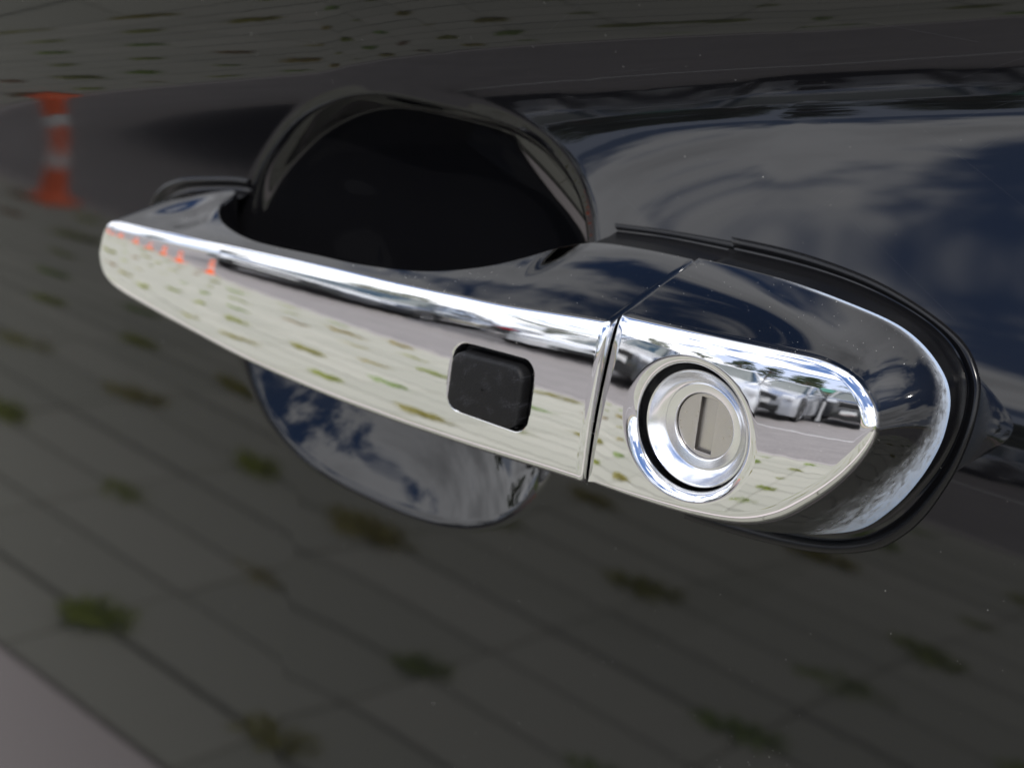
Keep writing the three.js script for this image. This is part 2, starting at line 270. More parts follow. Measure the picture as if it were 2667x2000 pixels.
  const ev = new Evaluator(); ev.attributes = ['position', 'normal', 'uv']; ev.useGroups = false;
  const A = new Brush(g), B = new Brush(cg); A.updateMatrixWorld(); B.updateMatrixWorld();
  const res = ev.evaluate(A, B, SUBTRACTION);
  const pull = mesh('door_handle', MM(res.geometry), M.chrome, car); pull.userData.label = 'chrome pull of the door handle, tapering to the left';
  // the black button: a soft pad, crowned, with grained rubber
  const pad = [];
  for (const [gr, dz] of [[0, -4], [0, 0.5], [-0.06, 0.95], [-0.26, 1.35], [-0.6, 1.6], [-1.1, 1.7]]) pad.push(outline(gr - 1.0).map((p) => [p[0] - 0.4, p[1] - 0.55, facePull(p[0], p[1]) + dz]));
  const top = pad[pad.length - 1], pc = [-54.1, -9.2];
  for (const t of [0.3, 0.6, 0.97]) pad.push(top.map((p) => { const x = mix(p[0], pc[0], t), y = mix(p[1], pc[1], t); return [x, y, facePull(x, y) + 1.7 + 0.12 * t]; }));
  const pg = surface(pad, true, (i, j) => [pad[i][j][0] * 0.05, pad[i][j][1] * 0.05]); flipIfNeeded(pg, [0, 0, 1]);
  const grainH = (u, v) => { const n1 = fbm(u * 46, v * 46, 1, 2), n2 = fbm(u * 5 + 3, v * 5, 4, 3); return 0.5 + 0.35 * n1 * sstep(-0.35, 0.25, n2 + 0.12); };
  const bumpT = dataTex(1024, 1024, (u, v) => grainH(u, v)), colT = dataTex(512, 512, (u, v) => { const w = sstep(0.0, 0.30, fbm(u * 7 + 1, v * 7 + 5, 9, 3)) * sstep(0.05, 0.35, fbm(u * 80, v * 80, 3, 2)); const k = 0.05 + 0.15 * w; return [k, k, k * 1.08]; }, true);
  M.button = new THREE.MeshPhysicalMaterial({ color: 0xffffff, map: colT, roughness: 0.55, specularIntensity: 0.38, bumpMap: bumpT, bumpScale: 0.00012 });
  const btn = mesh('touch_button', MM(pg), M.button, pull); btn.userData.label = 'square black rubber button set in the chrome pull';
  const floorRing = outline(0.02); mesh('button_pocket', flipIfNeeded(MM(surface([0, 0.97].map((t) => floorRing.map((p) => { const x = mix(p[0], -54, t), y = mix(p[1], -8.9, t); return [x, y, facePull(x, y) - 3.6]; })), true)), [0, 0, 1]), M.cavity, pull);
}

/* ---- the lock cover: rounded housing behind the gap, with the hole for the lock */
const HOLE = { x: -4.9, y: -2.8, r: 12.8, ry: 12.3, f: 15.7, fy: 14.3 }, LOCK = { x: -4.3, y: -2.9 };
{
  const PR = [ // front ridge x y | base x y | rounding
    [-27.1, 13.4, -27.1, 21.6, 1.2], [-16.5, 14.6, -16, 22.1, 1.3], [-3.4, 16, -4, 22.2, 1.3], [9, 17.3, 9, 21.3, 1.3], [18.5, 17.9, 19, 19.9, 1.6], [25.2, 16.6, 25.5, 17.2, 2.2], [29.6, 13.2, 30.4, 13, 2.4], [31.2, 10, 32.6, 8.7, 2.6], [31.4, 6.6, 33, 3.5, 3], [29.8, 2, 32.3, -1.8, 3.1], [26.6, -3.2, 30, -8.7, 3.1], [22, -8.6, 26, -16.2, 3.1], [16.4, -13.6, 20, -23.2, 3], [9.5, -17, 11, -27.6, 2.6], [-0.5, -19, -1, -30.2, 2.2], [-13, -20.4, -13, -31.5, 2], [-27.1, -21.7, -27.1, -32, 2],
  ];
  const cols = [], K = 340, KLft = 90;
  for (let i = 0; i <= K; i++) cols.push([...catmull(PR, 16 * i / K), 16 * i / K]);
  // soften the two corners at the gap with short arcs, then the straight side up the gap
  for (let i = 1; i < KLft; i++) { const t = i / KLft; cols.push([-27.1, mix(-21.7, 13.4, t), -27.1, mix(-32, 21.6, t), 0.5, -1]); }
  for (const c of cols) c[4] = c[4];
  const n = cols.length, zB = 4;
  
  const colPts = cols.map((c) => {
    const F = [c[0], c[1]], B = [c[2], c[3], zB], dx = F[0] - HOLE.x, dy = F[1] - HOLE.y, ang = Math.atan2(dy, dx), len = Math.hypot(dx, dy);
    const gapEase = Math.min(1, Math.max(0, (F[0] + 27.1) / 1.2)); // the edge sharpens where it runs into the gap
    const rt = mix(0.5, c[4], c[5] < 0 ? 0 : gapEase) , ux = dx / len, uy = dy / len;
    const nrm = c[5] < 0 ? [-1, 0] : null;
    const rFlare = HOLE.f * HOLE.fy / Math.hypot(HOLE.fy * Math.cos(ang), HOLE.f * Math.sin(ang)); const cut = Math.min(len - rFlare - 0.3, rt / (nrm ? Math.abs(ux) : 1));
    const f = (r) => { const x = HOLE.x + ux * r, y = HOLE.y + uy * r; return [x, y, faceCover(x, y)]; };
    const a = f(len - cut), sl = (f(len - cut)[2] - f(len - cut - 0.3)[2]) / 0.3, C = [F[0], F[1], a[2] + sl * cut], dS = dist3(C, B), b = along(C, B, Math.min(0.45, (c[5] >= 0 && c[5] < 5 ? mix(0.5, 1.9, gapEase) : rt) / dS));
    const out = [];
    const oval = (a, b) => a * b / Math.hypot(b * Math.cos(ang), a * Math.sin(ang)), wall = (r, z) => { const x = HOLE.x + Math.cos(ang) * r, y = HOLE.y + Math.sin(ang) * r; return [x, y, z(x, y)]; };
    for (const d of [7, 5, 4, 3]) out.push(wall(oval(HOLE.r, HOLE.ry), (x, y) => faceCover(x, y) - d));
    for (let i = 0; i <= 16; i++) { const th = i / 16 * Math.PI / 2, r0 = oval(HOLE.r, HOLE.ry), r = rFlare - (rFlare - r0) * Math.cos(th), dr = 2.2 * (1 - Math.sin(th)); out.push(wall(r, (x, y) => faceCover(x, y) - dr)); }
    for (let i = 1; i <= 46; i++) { const t = i / 46; out.push(f(mix(rFlare, len - cut, t))); }
    const m = out.length; out.push(...bend(a, C, b, 20));
    for (let i = 0; i <= 40; i++) { const p = along(b, B, i / 40), t = i / 40, q = c[5] < 0 ? 0 : 0.9 * Math.sin(t * Math.PI), l = Math.hypot(p[0] - HOLE.x, p[1] - HOLE.y); out.push([p[0] + (p[0] - HOLE.x) / l * q * gapEase, p[1] + (p[1] - HOLE.y) / l * q * gapEase, p[2]]); }
    const bi = out[out.length - 1]; for (const [d, z] of [[0.15, -0.4], [0.5, -0.6], [1.6, -0.6]]) { const l = Math.hypot(bi[0] - HOLE.x, bi[1] - HOLE.y); out.push([bi[0] - (bi[0] - HOLE.x) / l * d, bi[1] - (bi[1] - HOLE.y) / l * d, zB + z]); }
    return { out, m, k: c[5] };
  });
  const R = colPts[0].out.length, rowsC = [...Array(R)].map((_, i) => colPts.map((c) => c.out[i]));
  // u runs along the housing's rim (0..1), v from the rim of the base (0) up the side (1) and stays 1 on the front
  const g = surface(rowsC, true, (i, j) => { const c = colPts[j], v = i <= c.m + 20 ? 0.995 : Math.max(0.004, 0.995 * (1 - (i - c.m - 20) / 40)); return [c.k < 0 ? 0.999 : c.k / 16 * 0.998, v]; });
  { let s = 0; const P = g.attributes.position, nn = g.attributes.normal; for (let i = 0; i < P.count; i++) if (P.getZ(i) > 30) s += nn.getZ(i); if (s < 0) { const ix = g.index.array; for (let i = 0; i < ix.length; i += 3) { const t = ix[i]; ix[i] = ix[i + 1]; ix[i + 1] = t; } g.computeVertexNormals(); } }
  // corrosion: blue-grey pitted bloom creeping up from the rim, widest at the rear end
  const width = pchip([[0, 0], [1.5, 0.0], [2.0, 0.02], [4, 0.075], [5, 0.13], [6, 0.2], [7, 0.3], [8, 0.42], [9, 0.58], [10, 0.74], [11, 0.8], [12, 0.72], [13, 0.34], [14, 0.07], [15, 0], [16, 0]]);
  const bloom = (u, v) => { const k = u * 16, w = width(k); if (w <= 0.002) return 0; const e = w * (1 + 0.38 * fbm(u * 38, v * 11, 2, 5, 0.55)) - v; if (e < -0.06) return 0; const cloud = fbm(u * 60 + 4, v * 18, 6, 4, 0.6), speck = fbm(u * 230, v * 66, 5, 3, 0.7); return sstep(-0.05, 0.12 + w * 0.85, e) * Math.max(0, 0.7 + 0.7 * cloud + 0.3 * speck) + 0.7 * sstep(0.06, 0.015, v) * sstep(0.01, 0.06, w); };
  const cl = (x) => Math.min(1, Math.max(0, x));
  const colC = dataTex(2048, 768, (u, v) => { const b = cl(bloom(u, v)), s = 0.5 + 0.5 * fbm(u * 400, v * 110, 7, 3, 0.7); return [mix(0.80, 0.50 + 0.22 * s, b), mix(0.802, 0.57 + 0.21 * s, b), mix(0.806, 0.68 + 0.18 * s, b)]; }, true);
  const rmC = dataTex(2048, 768, (u, v) => { const b = cl(bloom(u, v)); return [0, mix(0.025, 0.8, cl(b * 1.6)), mix(1, 0.1, b)]; });
  for (const t of [colC, rmC]) t.wrapS = t.wrapT = THREE.ClampToEdgeWrapping;
  M.oldChrome = new THREE.MeshPhysicalMaterial({ color: 0xffffff, map: colC, roughness: 1, metalness: 1, roughnessMap: rmC, metalnessMap: rmC });
  const cover = mesh('lock_cover', MM(g), M.oldChrome, car); cover.userData.label = 'chrome lock cover with a pitted grey bloom along its rear rim';

  /* ---- the lock cylinder */
  const lz = faceCover(LOCK.x, LOCK.y);
  M.nickel = std(0.66, 0.66, 0.665, 0.22, 1); M.nickelDull = new THREE.MeshPhysicalMaterial({ color: rgb(0.46, 0.435, 0.415), roughness: 1, metalness: 1, roughnessMap: (() => { const t = dataTex(512, 512, (u, v) => [0, 0.36 + 0.22 * fbm(u * 14, v * 14, 2, 4) + 0.22 * sstep(0.25, 0.6, fbm(u * 90 + v * 50, v * 8 - u * 3, 5, 3)), 0]); t.repeat.set(0.08, 0.08); return t; })() });
  const P2 = (r, z) => new THREE.Vector2(r, z);
  const curve = (pts, n) => new THREE.SplineCurve(pts.map((p) => P2(...p))).getPoints(n);
  const dish = [[11.75, -14], [11.75, -3.4], [11.68, -3.0], [11.5, -2.8], [11.25, -2.75]].map((p) => P2(...p)).concat(curve([[11.15, -2.85], [10.6, -3.7], [9.9, -4.6], [9.2, -5.2], [8.75, -5.45]], 18), curve([[8.7, -5.4], [8.5, -5.18], [8.25, -5.2]], 5), [P2(6.9, -5.5)], curve([[6.75, -5.55], [6.6, -5.75], [6.55, -6.2]], 5), [P2(6.55, -9)]);
  const lathe = (pts) => { const l = new THREE.LatheGeometry(pts, 128); l.rotateX(Math.PI / 2); l.translate(LOCK.x, LOCK.y, lz); return l; };
  const cyl = mesh('lock_cylinder', MM(toCreasedNormals(lathe(dish), 0.6)), M.nickel, cover); cyl.userData.label = 'satin metal dished ring of the lock';
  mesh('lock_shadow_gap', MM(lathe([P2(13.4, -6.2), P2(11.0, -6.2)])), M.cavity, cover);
  // key disc with a real slot and its shutter
  const ds = new THREE.Shape(); ds.absarc(0, 0, 6.5, 0, Math.PI * 2); const slot = new THREE.Path(); { const w = 1.9, h = 5.55, r = 0.25; slot.moveTo(-w + r, -h); slot.lineTo(w - r, -h); slot.quadraticCurveTo(w, -h, w, -h + r); slot.lineTo(w, h - r); slot.quadraticCurveTo(w, h, w - r, h); slot.lineTo(-w + r, h); slot.quadraticCurveTo(-w, h, -w, h - r); slot.lineTo(-w, -h + r); slot.quadraticCurveTo(-w, -h, -w + r, -h); }
  ds.holes.push(slot);
  const dg = new THREE.ExtrudeGeometry(ds, { depth: 2, bevelEnabled: true, bevelSize: 0.12, bevelThickness: 0.14, bevelOffset: -0.12, bevelSegments: 3, curveSegments: 96 }); dg.translate(LOCK.x + 0.1, LOCK.y, lz - 6.25 - 2.14);
  mesh('key_disc', MM(toCreasedNormals(dg, 0.5)), M.nickelDull, cover);
  { const ls = new THREE.Shape(); ls.moveTo(-1.9, -5.55); ls.lineTo(1.9, -5.55); ls.lineTo(1.9, 5.55); ls.lineTo(-1.9, 5.55); const lh = new THREE.Path(); lh.moveTo(-1.84, -5.49); lh.lineTo(-1.84, 5.49); lh.lineTo(1.84, 5.49); lh.lineTo(1.84, -5.49); ls.holes.push(lh); const lg = new THREE.ExtrudeGeometry(ls, { depth: 1.6, bevelEnabled: false }); lg.translate(LOCK.x + 0.1, LOCK.y, lz - 6.45 - 1.6); mesh('key_slot_shade_liner', MM(lg), std(0.05, 0.045, 0.04, 0.55, 0.6), cover); }  // added thin frame, coloured dark to put shade and grime on the slot walls
  mesh('key_slot_shutter', MM(box(3.9, 11.2, 0.5, LOCK.x + 0.1, LOCK.y, lz - 7.55)), M.nickelDull, cover);
}

/* ---- black gasket between handle and door: inner edge under the chrome, a bead at its outer edge */
{
  const OUT = [[-58.6, 21.1], [-44.9, 22.6], [-30.6, 23.8], [-14.7, 24.6], [-1.3, 24.2], [9.7, 22.9], [20.6, 20.2], [28.5, 17], [32.9, 13], [34.9, 9], [35.7, 2.8], [35.2, -3.9], [33.8, -10], [30.8, -17.9], [26.9, -23.8], [21.7, -28.5], [11.9, -32.8], [-2, -35.6], [-19.4, -37.4], [-34.4, -37.6], [-50, -36], [-60, -30]];
  const IN = [[-56, 17.5], [-44, 18.8], [-30, 19.4], [-15, 20], [-3, 20.2], [8, 19.4], [18, 17.6], [24, 14.8], [28, 11.2], [30, 8], [30.8, 3], [30.2, -2.4], [28, -8.6], [24, -15.6], [19.5, -21], [14, -25], [8, -27], [-2, -28.6], [-18, -29.6], [-34, -29.8], [-48, -29], [-56, -26]];
  const prof = [[0, -1.5, 0], [0, 0.2, 0], [0.03, 0.7, 0], [0.09, 1.05, 0], [0.18, 1.15, 0], [0.28, 0.95, 0], [0.4, 0.45, 0], [0.52, -0.2, 0], [0.75, -0.4, 0.3], [1, 0, 1]];
  const strip = (k0, k1, n, size, shift, round) => { const rows = prof.map(([t, dz, up]) => [...Array(n + 1)].map((_, i) => { const k = mix(k0, k1, i / n), e = round ? Math.sqrt(Math.min(1, (k - k0) / 0.16)) : 1, o = catmull(OUT, k), q = catmull(IN, k), tt = shift + (1 - shift) * t, x = mix(o[0], q[0], tt), y = mix(o[1], q[1], tt); return [x, y, mix(zDoor(x, y) + (dz < 0 ? dz : dz * size * e), 3.4, up * e)]; })); return flipIfNeeded(MM(surface(rows)), [0, 0, 1]); };
  const gk = mesh('handle_gasket', strip(2.12, 18.2, 240, 0.85, 0, true), M.rubber, car); gk.userData.label = 'black rubber gasket round the rear end of the handle';
  const gp = mesh('handle_gasket', strip(0, 2.2, 60, 0.4, 0.2, false), M.rubber, car); gp.userData.label = 'short black gasket strip along the top foot of the pull';
  mesh('handle_gasket', strip(18.1, 21, 60, 0.4, 0.2, false), M.rubber, car);
  const OL = [[-175.5, 6.2], [-181, 5.6], [-192, 3.4], [-204, 0.4], [-213, -4.5], [-217, -12], [-215, -21], [-208, -28], [-196, -33], [-180, -35.5]], IL = [[-174, 1.5], [-180, 0.6], [-190, -1.6], [-200, -4.6], [-207, -8.5], [-209, -13], [-207, -19], [-201, -24.5], [-191, -28.5], [-178, -30]];
  const rl = prof.map(([t, dz, up]) => [...Array(121)].map((_, i) => { const k = 9 * i / 120, o = catmull(OL, k), q = catmull(IL, k), x = mix(o[0], q[0], t), y = mix(o[1], q[1], t); return [x, y, mix(zSkin(x, y) + dz, 2.6, up)]; }));
  mesh('handle_gasket', flipIfNeeded(MM(surface(rl)), [0, 0, 1]), M.rubber, car);
}

/* ---- dust specks and hairline scratches lying on the paint and the chrome */
{
  M.dust = std(0.42, 0.41, 0.39, 1);
  const speck = new THREE.IcosahedronGeometry(1, 0), at = [];
  for (let i = 0; i < 1500; i++) { const x = rr(-300, 75), y = rr(-240, 95); if (recessR(x, y) < 1.02) continue; const n = fbm(x * 0.02, y * 0.02, 3, 3); if (rnd() > 0.45 + 1.4 * n) continue; at.push([x / 1000, y / 1000, zSkin(x, y) / 1000, rr(0.03, 0.075) * (rnd() < 0.06 ? 1.9 : 1)]); }
  for (let i = 0; i < 260; i++) { const x = 8 + 60 * (rnd() - 0.5) * rnd(), y = -98 + 46 * (rnd() - 0.5) * rnd(); at.push([x / 1000, y / 1000, zSkin(x, y) / 1000, rr(0.03, 0.06)]); }
  const put = (name, list, parent) => { const im = new THREE.InstancedMesh(speck, M.dust, list.length), m = new THREE.Matrix4(), q = new THREE.Quaternion(), e = new THREE.Euler(); im.name = name; im.userData.kind = 'stuff'; list.forEach(([x, y, z, r], i) => { e.set(rr(0, 6), rr(0, 6), rr(0, 6)); q.setFromEuler(e); const k = r / 1000; m.compose(new V3(x, y, z), q, new V3(k * rr(0.7, 1.6), k, k * 0.7)); im.setMatrixAt(i, m); }); parent.add(im); };
  const parts = Object.fromEntries(car.children.map((c) => [c.name, c]));
  put('dust_specks', at, parts.door_panel);
  for (const [name, count] of [['door_handle', 330], ['lock_cover', 210]]) { const g = parts[name].geometry, P = g.attributes.position, N = g.attributes.normal, list = []; for (let tries = 0; list.length < count && tries < 60000; tries++) { const i = Math.floor(rnd() * P.count); if (N.getY(i) < (rnd() < 0.12 ? -0.2 : 0.75) || N.getZ(i) < -0.1) continue; if (name === 'door_handle' && P.getX(i) < -0.095 && rnd() < 0.8) continue; const j = 0.0012; list.push([P.getX(i) + rr(-j, j) * 0.3, P.getY(i), P.getZ(i), rr(0.022, 0.06) * (rnd() < 0.07 ? 1.9 : 1)]); } put('dust_specks', list, parts[name]); }
  const hair = []; for (let k = 0; k < 20; k++) { const x0 = rr(-80, 55), y0 = rr(22, 88), a = rr(-0.5, 0.9) * (rnd() < 0.3 ? 2.4 : 1), l = rr(8, 42), bow = rr(-0.06, 0.06), pts = []; for (let i = 0; i <= 8; i++) { const t = i / 8 - 0.5, x = x0 + Math.cos(a) * l * t - Math.sin(a) * bow * l * t * t * 4, y = y0 + Math.sin(a) * l * t; if (recessR(x, y) > 1.05) pts.push(new V3(x, y, zSkin(x, y))); } if (pts.length > 3) hair.push(new THREE.TubeGeometry(new THREE.CatmullRomCurve3(pts), 16, 0.006, 4)); }
  const hs = mesh('hairline_scratches', MM(merge(hair)), std(0.07, 0.07, 0.075, 0.5), parts.door_panel); hs.userData.kind = 'stuff';
}

/* ------------------------------------------------------------ the place behind the camera, seen in the chrome and the paint */
const EDGE = 3.13;
M.paver = [0, 1, 2].map((k) => std(0.30 + 0.02 * k, 0.295 + 0.018 * k, 0.240 + 0.016 * k, 0.9));
M.asphalt = (() => { const t = dataTex(512, 512, (u, v) => { const k = 0.50 + 0.10 * fbm(u * 60, v * 60, 1, 3) + 0.06 * fbm(u * 6, v * 6, 3, 4); return [k * 0.97, k * 0.93, k * 0.91]; }, true); return new THREE.MeshStandardMaterial({ map: t, roughness: 0.92 }); })();
M.soil = std(0.10, 0.095, 0.075, 1); M.kerb = std(0.36, 0.33, 0.31, 0.9); M.line = std(0.7, 0.7, 0.68, 0.8);
M.grass = std(0.11, 0.14, 0.025, 0.9); M.brickRoad = std(0.36, 0.27, 0.235, 0.95);
const sheet = (name, x0, x1, z0, z1, y, mat, per = 2) => { const g = new THREE.PlaneGeometry(x1 - x0, z1 - z0, 1, 1); g.rotateX(-Math.PI / 2); g.translate((x0 + x1) / 2, y, (z0 + z1) / 2); const u = g.attributes.uv; for (let i = 0; i < u.count; i++) u.setXY(i, u.getX(i) * (x1 - x0) / per, u.getY(i) * (z1 - z0) / per); return tag(mesh(name, g, mat), null, null, null, 'structure'); };
sheet('ground', -400, 400, -200, 400, -0.06, M.grass);
sheet('asphalt_car_park', -60, 40, EDGE + 0.05, 17, -0.004, M.asphalt);
const pave = sheet('pavement', -14, 8, -2.6, EDGE, -0.014, M.soil);
pave.userData.label = 'pale paver pavement with grass in its joints, mirrored in the door';
tag(mesh('kerb', box(70, 0.12, 0.05, -10, -0.058, EDGE + 0.025), M.kerb), null, null, null, 'structure');
tag(mesh('concrete_strip', box(20, 0.1, 0.232, -3, -0.052, 0.603), std(0.60, 0.53, 0.50, 0.9)), null, null, null, 'structure');
{
  const PX = 0.355, PZ = 0.15, w = PX - 0.0028, d = PZ - 0.0045, pieces = [];
  const geo = [0, 1, 2].map((k) => { const g = new RoundedBoxGeometry(w - 0.001 * k, 0.06, d - 0.001 * k, 1, 0.004); g.translate(0, -0.03, 0); return g; });
  for (let r = 0; r < 22; r++) { const z = EDGE - PZ * (r + 0.5) - 0.005; if (z < 0.725 && z > 0.47) continue; for (let c = -33; c < 16; c++) pieces.push([-0.70 - 0.1775 + PX * c, z]); }
  pieces.sort((a, b) => Math.hypot(a[0] + 0.8, a[1] - 0.9) - Math.hypot(b[0] + 0.8, b[1] - 0.9));
  const m4 = new THREE.Matrix4(), inst = new THREE.InstancedMesh(geo[0], M.paver[1], pieces.length - 300);
  inst.name = 'distant_pavers'; inst.userData.kind = 'stuff'; inst.receiveShadow = true;
  pieces.forEach(([x, z], i) => {
    const y = rr(-0.0025, 0.0015);
    if (i < 300) { const p = mesh(i ? `paver_${String(i).padStart(3, '0')}` : 'paver', geo[i % 3], M.paver[Math.floor(rnd() * 3)], pave); p.position.set(x, y, z); p.rotation.set(rr(-0.003, 0.003), rr(-0.003, 0.003), 0); }
    else { m4.makeRotationY(rr(-0.003, 0.003)); m4.setPosition(x, y, z); inst.setMatrixAt(i - 300, m4); }
  });
  pave.add(inst);
  // grass tufts at every second joint crossing
  const blade = []; const tuftGeo = [0, 1, 2].map(() => { const pos = [], idx = []; for (let b = 0; b < 130; b++) { const a = rr(0, 6.28), q = Math.sqrt(rnd()), x = Math.cos(a) * 0.055 * q, z = Math.sin(a) * 0.03 * q, l = rr(0.02, 0.055), la = rr(0, 6.28), le = rr(0.01, 0.05), wd = rr(0.0015, 0.004), k = pos.length / 3, ca = Math.cos(la), sa = Math.sin(la); pos.push(x - sa * wd, 0, z + ca * wd, x + sa * wd, 0, z - ca * wd, x + ca * le * 0.5 + sa * wd * 0.6, l * 0.75, z + sa * le * 0.5 - ca * wd * 0.6, x + ca * le, l * 0.9, z + sa * le); idx.push(k, k + 1, k + 2, k, k + 2, k + 3); } const g = new THREE.BufferGeometry(); g.setAttribute('position', new THREE.Float32BufferAttribute(pos, 3)); g.setIndex(idx); g.computeVertexNormals(); return g; });
  const tuftMat = new THREE.MeshPhysicalMaterial({ color: 0xffffff, roughness: 0.8, transmission: 0.3, side: THREE.DoubleSide });
  const spots = []; for (let r = 0; r < 9; r++) { const z = 3.0 - 0.30 * r - 0.02; for (let c = -32; c < 16; c++) if (rnd() < 0.93 && Math.abs(z - 0.6) > 0.16) spots.push([-0.70 + PX * c + rr(-0.03, 0.03), z + rr(-0.012, 0.012)]); }
  const tufts = thing('grass_tufts'); tag(tufts, 'grass and weed tufts in the joints of the pale pavement', 'grass', null, 'stuff');
  tuftGeo.forEach((g, k) => { const mine = spots.filter((_, i) => i % 3 === k), im = new THREE.InstancedMesh(g, tuftMat, mine.length), q = new THREE.Quaternion(), e = new THREE.Euler(); im.name = 'grass_blades'; im.userData.kind = 'stuff';
    mine.forEach(([x, z], i) => { const s = rr(0.55, 1.0); e.set(0, rr(-0.4, 0.4) + (rnd() < 0.5 ? Math.PI : 0), 0); q.setFromEuler(e); m4.compose(new V3(x, -0.012, z), q, new V3(s * rr(0.9, 1.4), s * rr(0.5, 1), s)); im.setMatrixAt(i, m4); const t = rnd(); im.setColorAt(i, t < 0.94 ? rgb(rr(0.22, 0.36), rr(0.27, 0.39), rr(0.03, 0.06)) : rgb(rr(0.24, 0.32), rr(0.16, 0.2), rr(0.05, 0.08))); });
    tufts.add(im); });
}
sheet('parking_line', -30, 10, 6.05, 6.13, 0.0, M.line); sheet('parking_line', -30, 10, 11.6, 11.75, 0.0, M.line);
tag(mesh('grass_verge', box(90, 0.1, 2.2, -10, -0.02, 18.1), std(0.16, 0.20, 0.035, 0.95)), null, null, null, 'structure');
sheet('brick_road', -140, 80, 19.2, 42, -0.002, M.brickRoad);

// traffic cones along the edge of the pavement
M.orange = std(0.9, 0.14, 0.022, 0.5); M.white = std(0.78, 0.78, 0.76, 0.5); M.black = std(0.015, 0.015, 0.015, 0.7);
function makeCone(label) {
  const t = thing('traffic_cone'); tag(t, label, 'traffic cone', 'orange cones along the pavement edge');
  const P2 = (r, y) => new THREE.Vector2(r, y), rad = (y) => mix(0.098, 0.024, (y - 0.035) / 0.69);
  mesh('cone_body', new THREE.LatheGeometry([P2(0.13, 0.031), P2(0.108, 0.05), P2(rad(0.08), 0.08), P2(rad(0.70), 0.70), P2(0.022, 0.725), P2(0.012, 0.73)], 40), M.orange, t);
  mesh('base_plate', box(0.30, 0.03, 0.30, 0, 0.015, 0, 0.012), M.orange, t);
  for (const [a, b] of [[0.20, 0.26], [0.42, 0.465]]) mesh('reflective_band', new THREE.LatheGeometry([P2(rad(a) + 0.002, a), P2(rad(b) + 0.002, b)], 40), M.white, t);
  return t;
}
{
  const first = makeCone('orange cone with white bands, mirrored in the black door left of the handle'); first.scale.set(0.5, 0.6, 0.5); first.position.set(-4.56, 0, 3.05);
  [[-5.25, 'second'], [-5.75, 'third'], [-6.2, 'fourth'], [-6.8, 'fifth'], [-7.5, 'sixth']].forEach(([x, w], i) => { const c = copyOf(first, `orange cone mirrored in the pull, ${w} of the row counted from the right`); c.position.set(x, 0, 3.02 + 0.02 * (i % 2)); c.rotation.y = 0.3 * i; });
  const far = copyOf(first, 'orange cone standing alone beside the dark car on the asphalt'); far.position.set(-7.8, 0, 5.7); far.userData.group = undefined; delete far.userData.group;
}

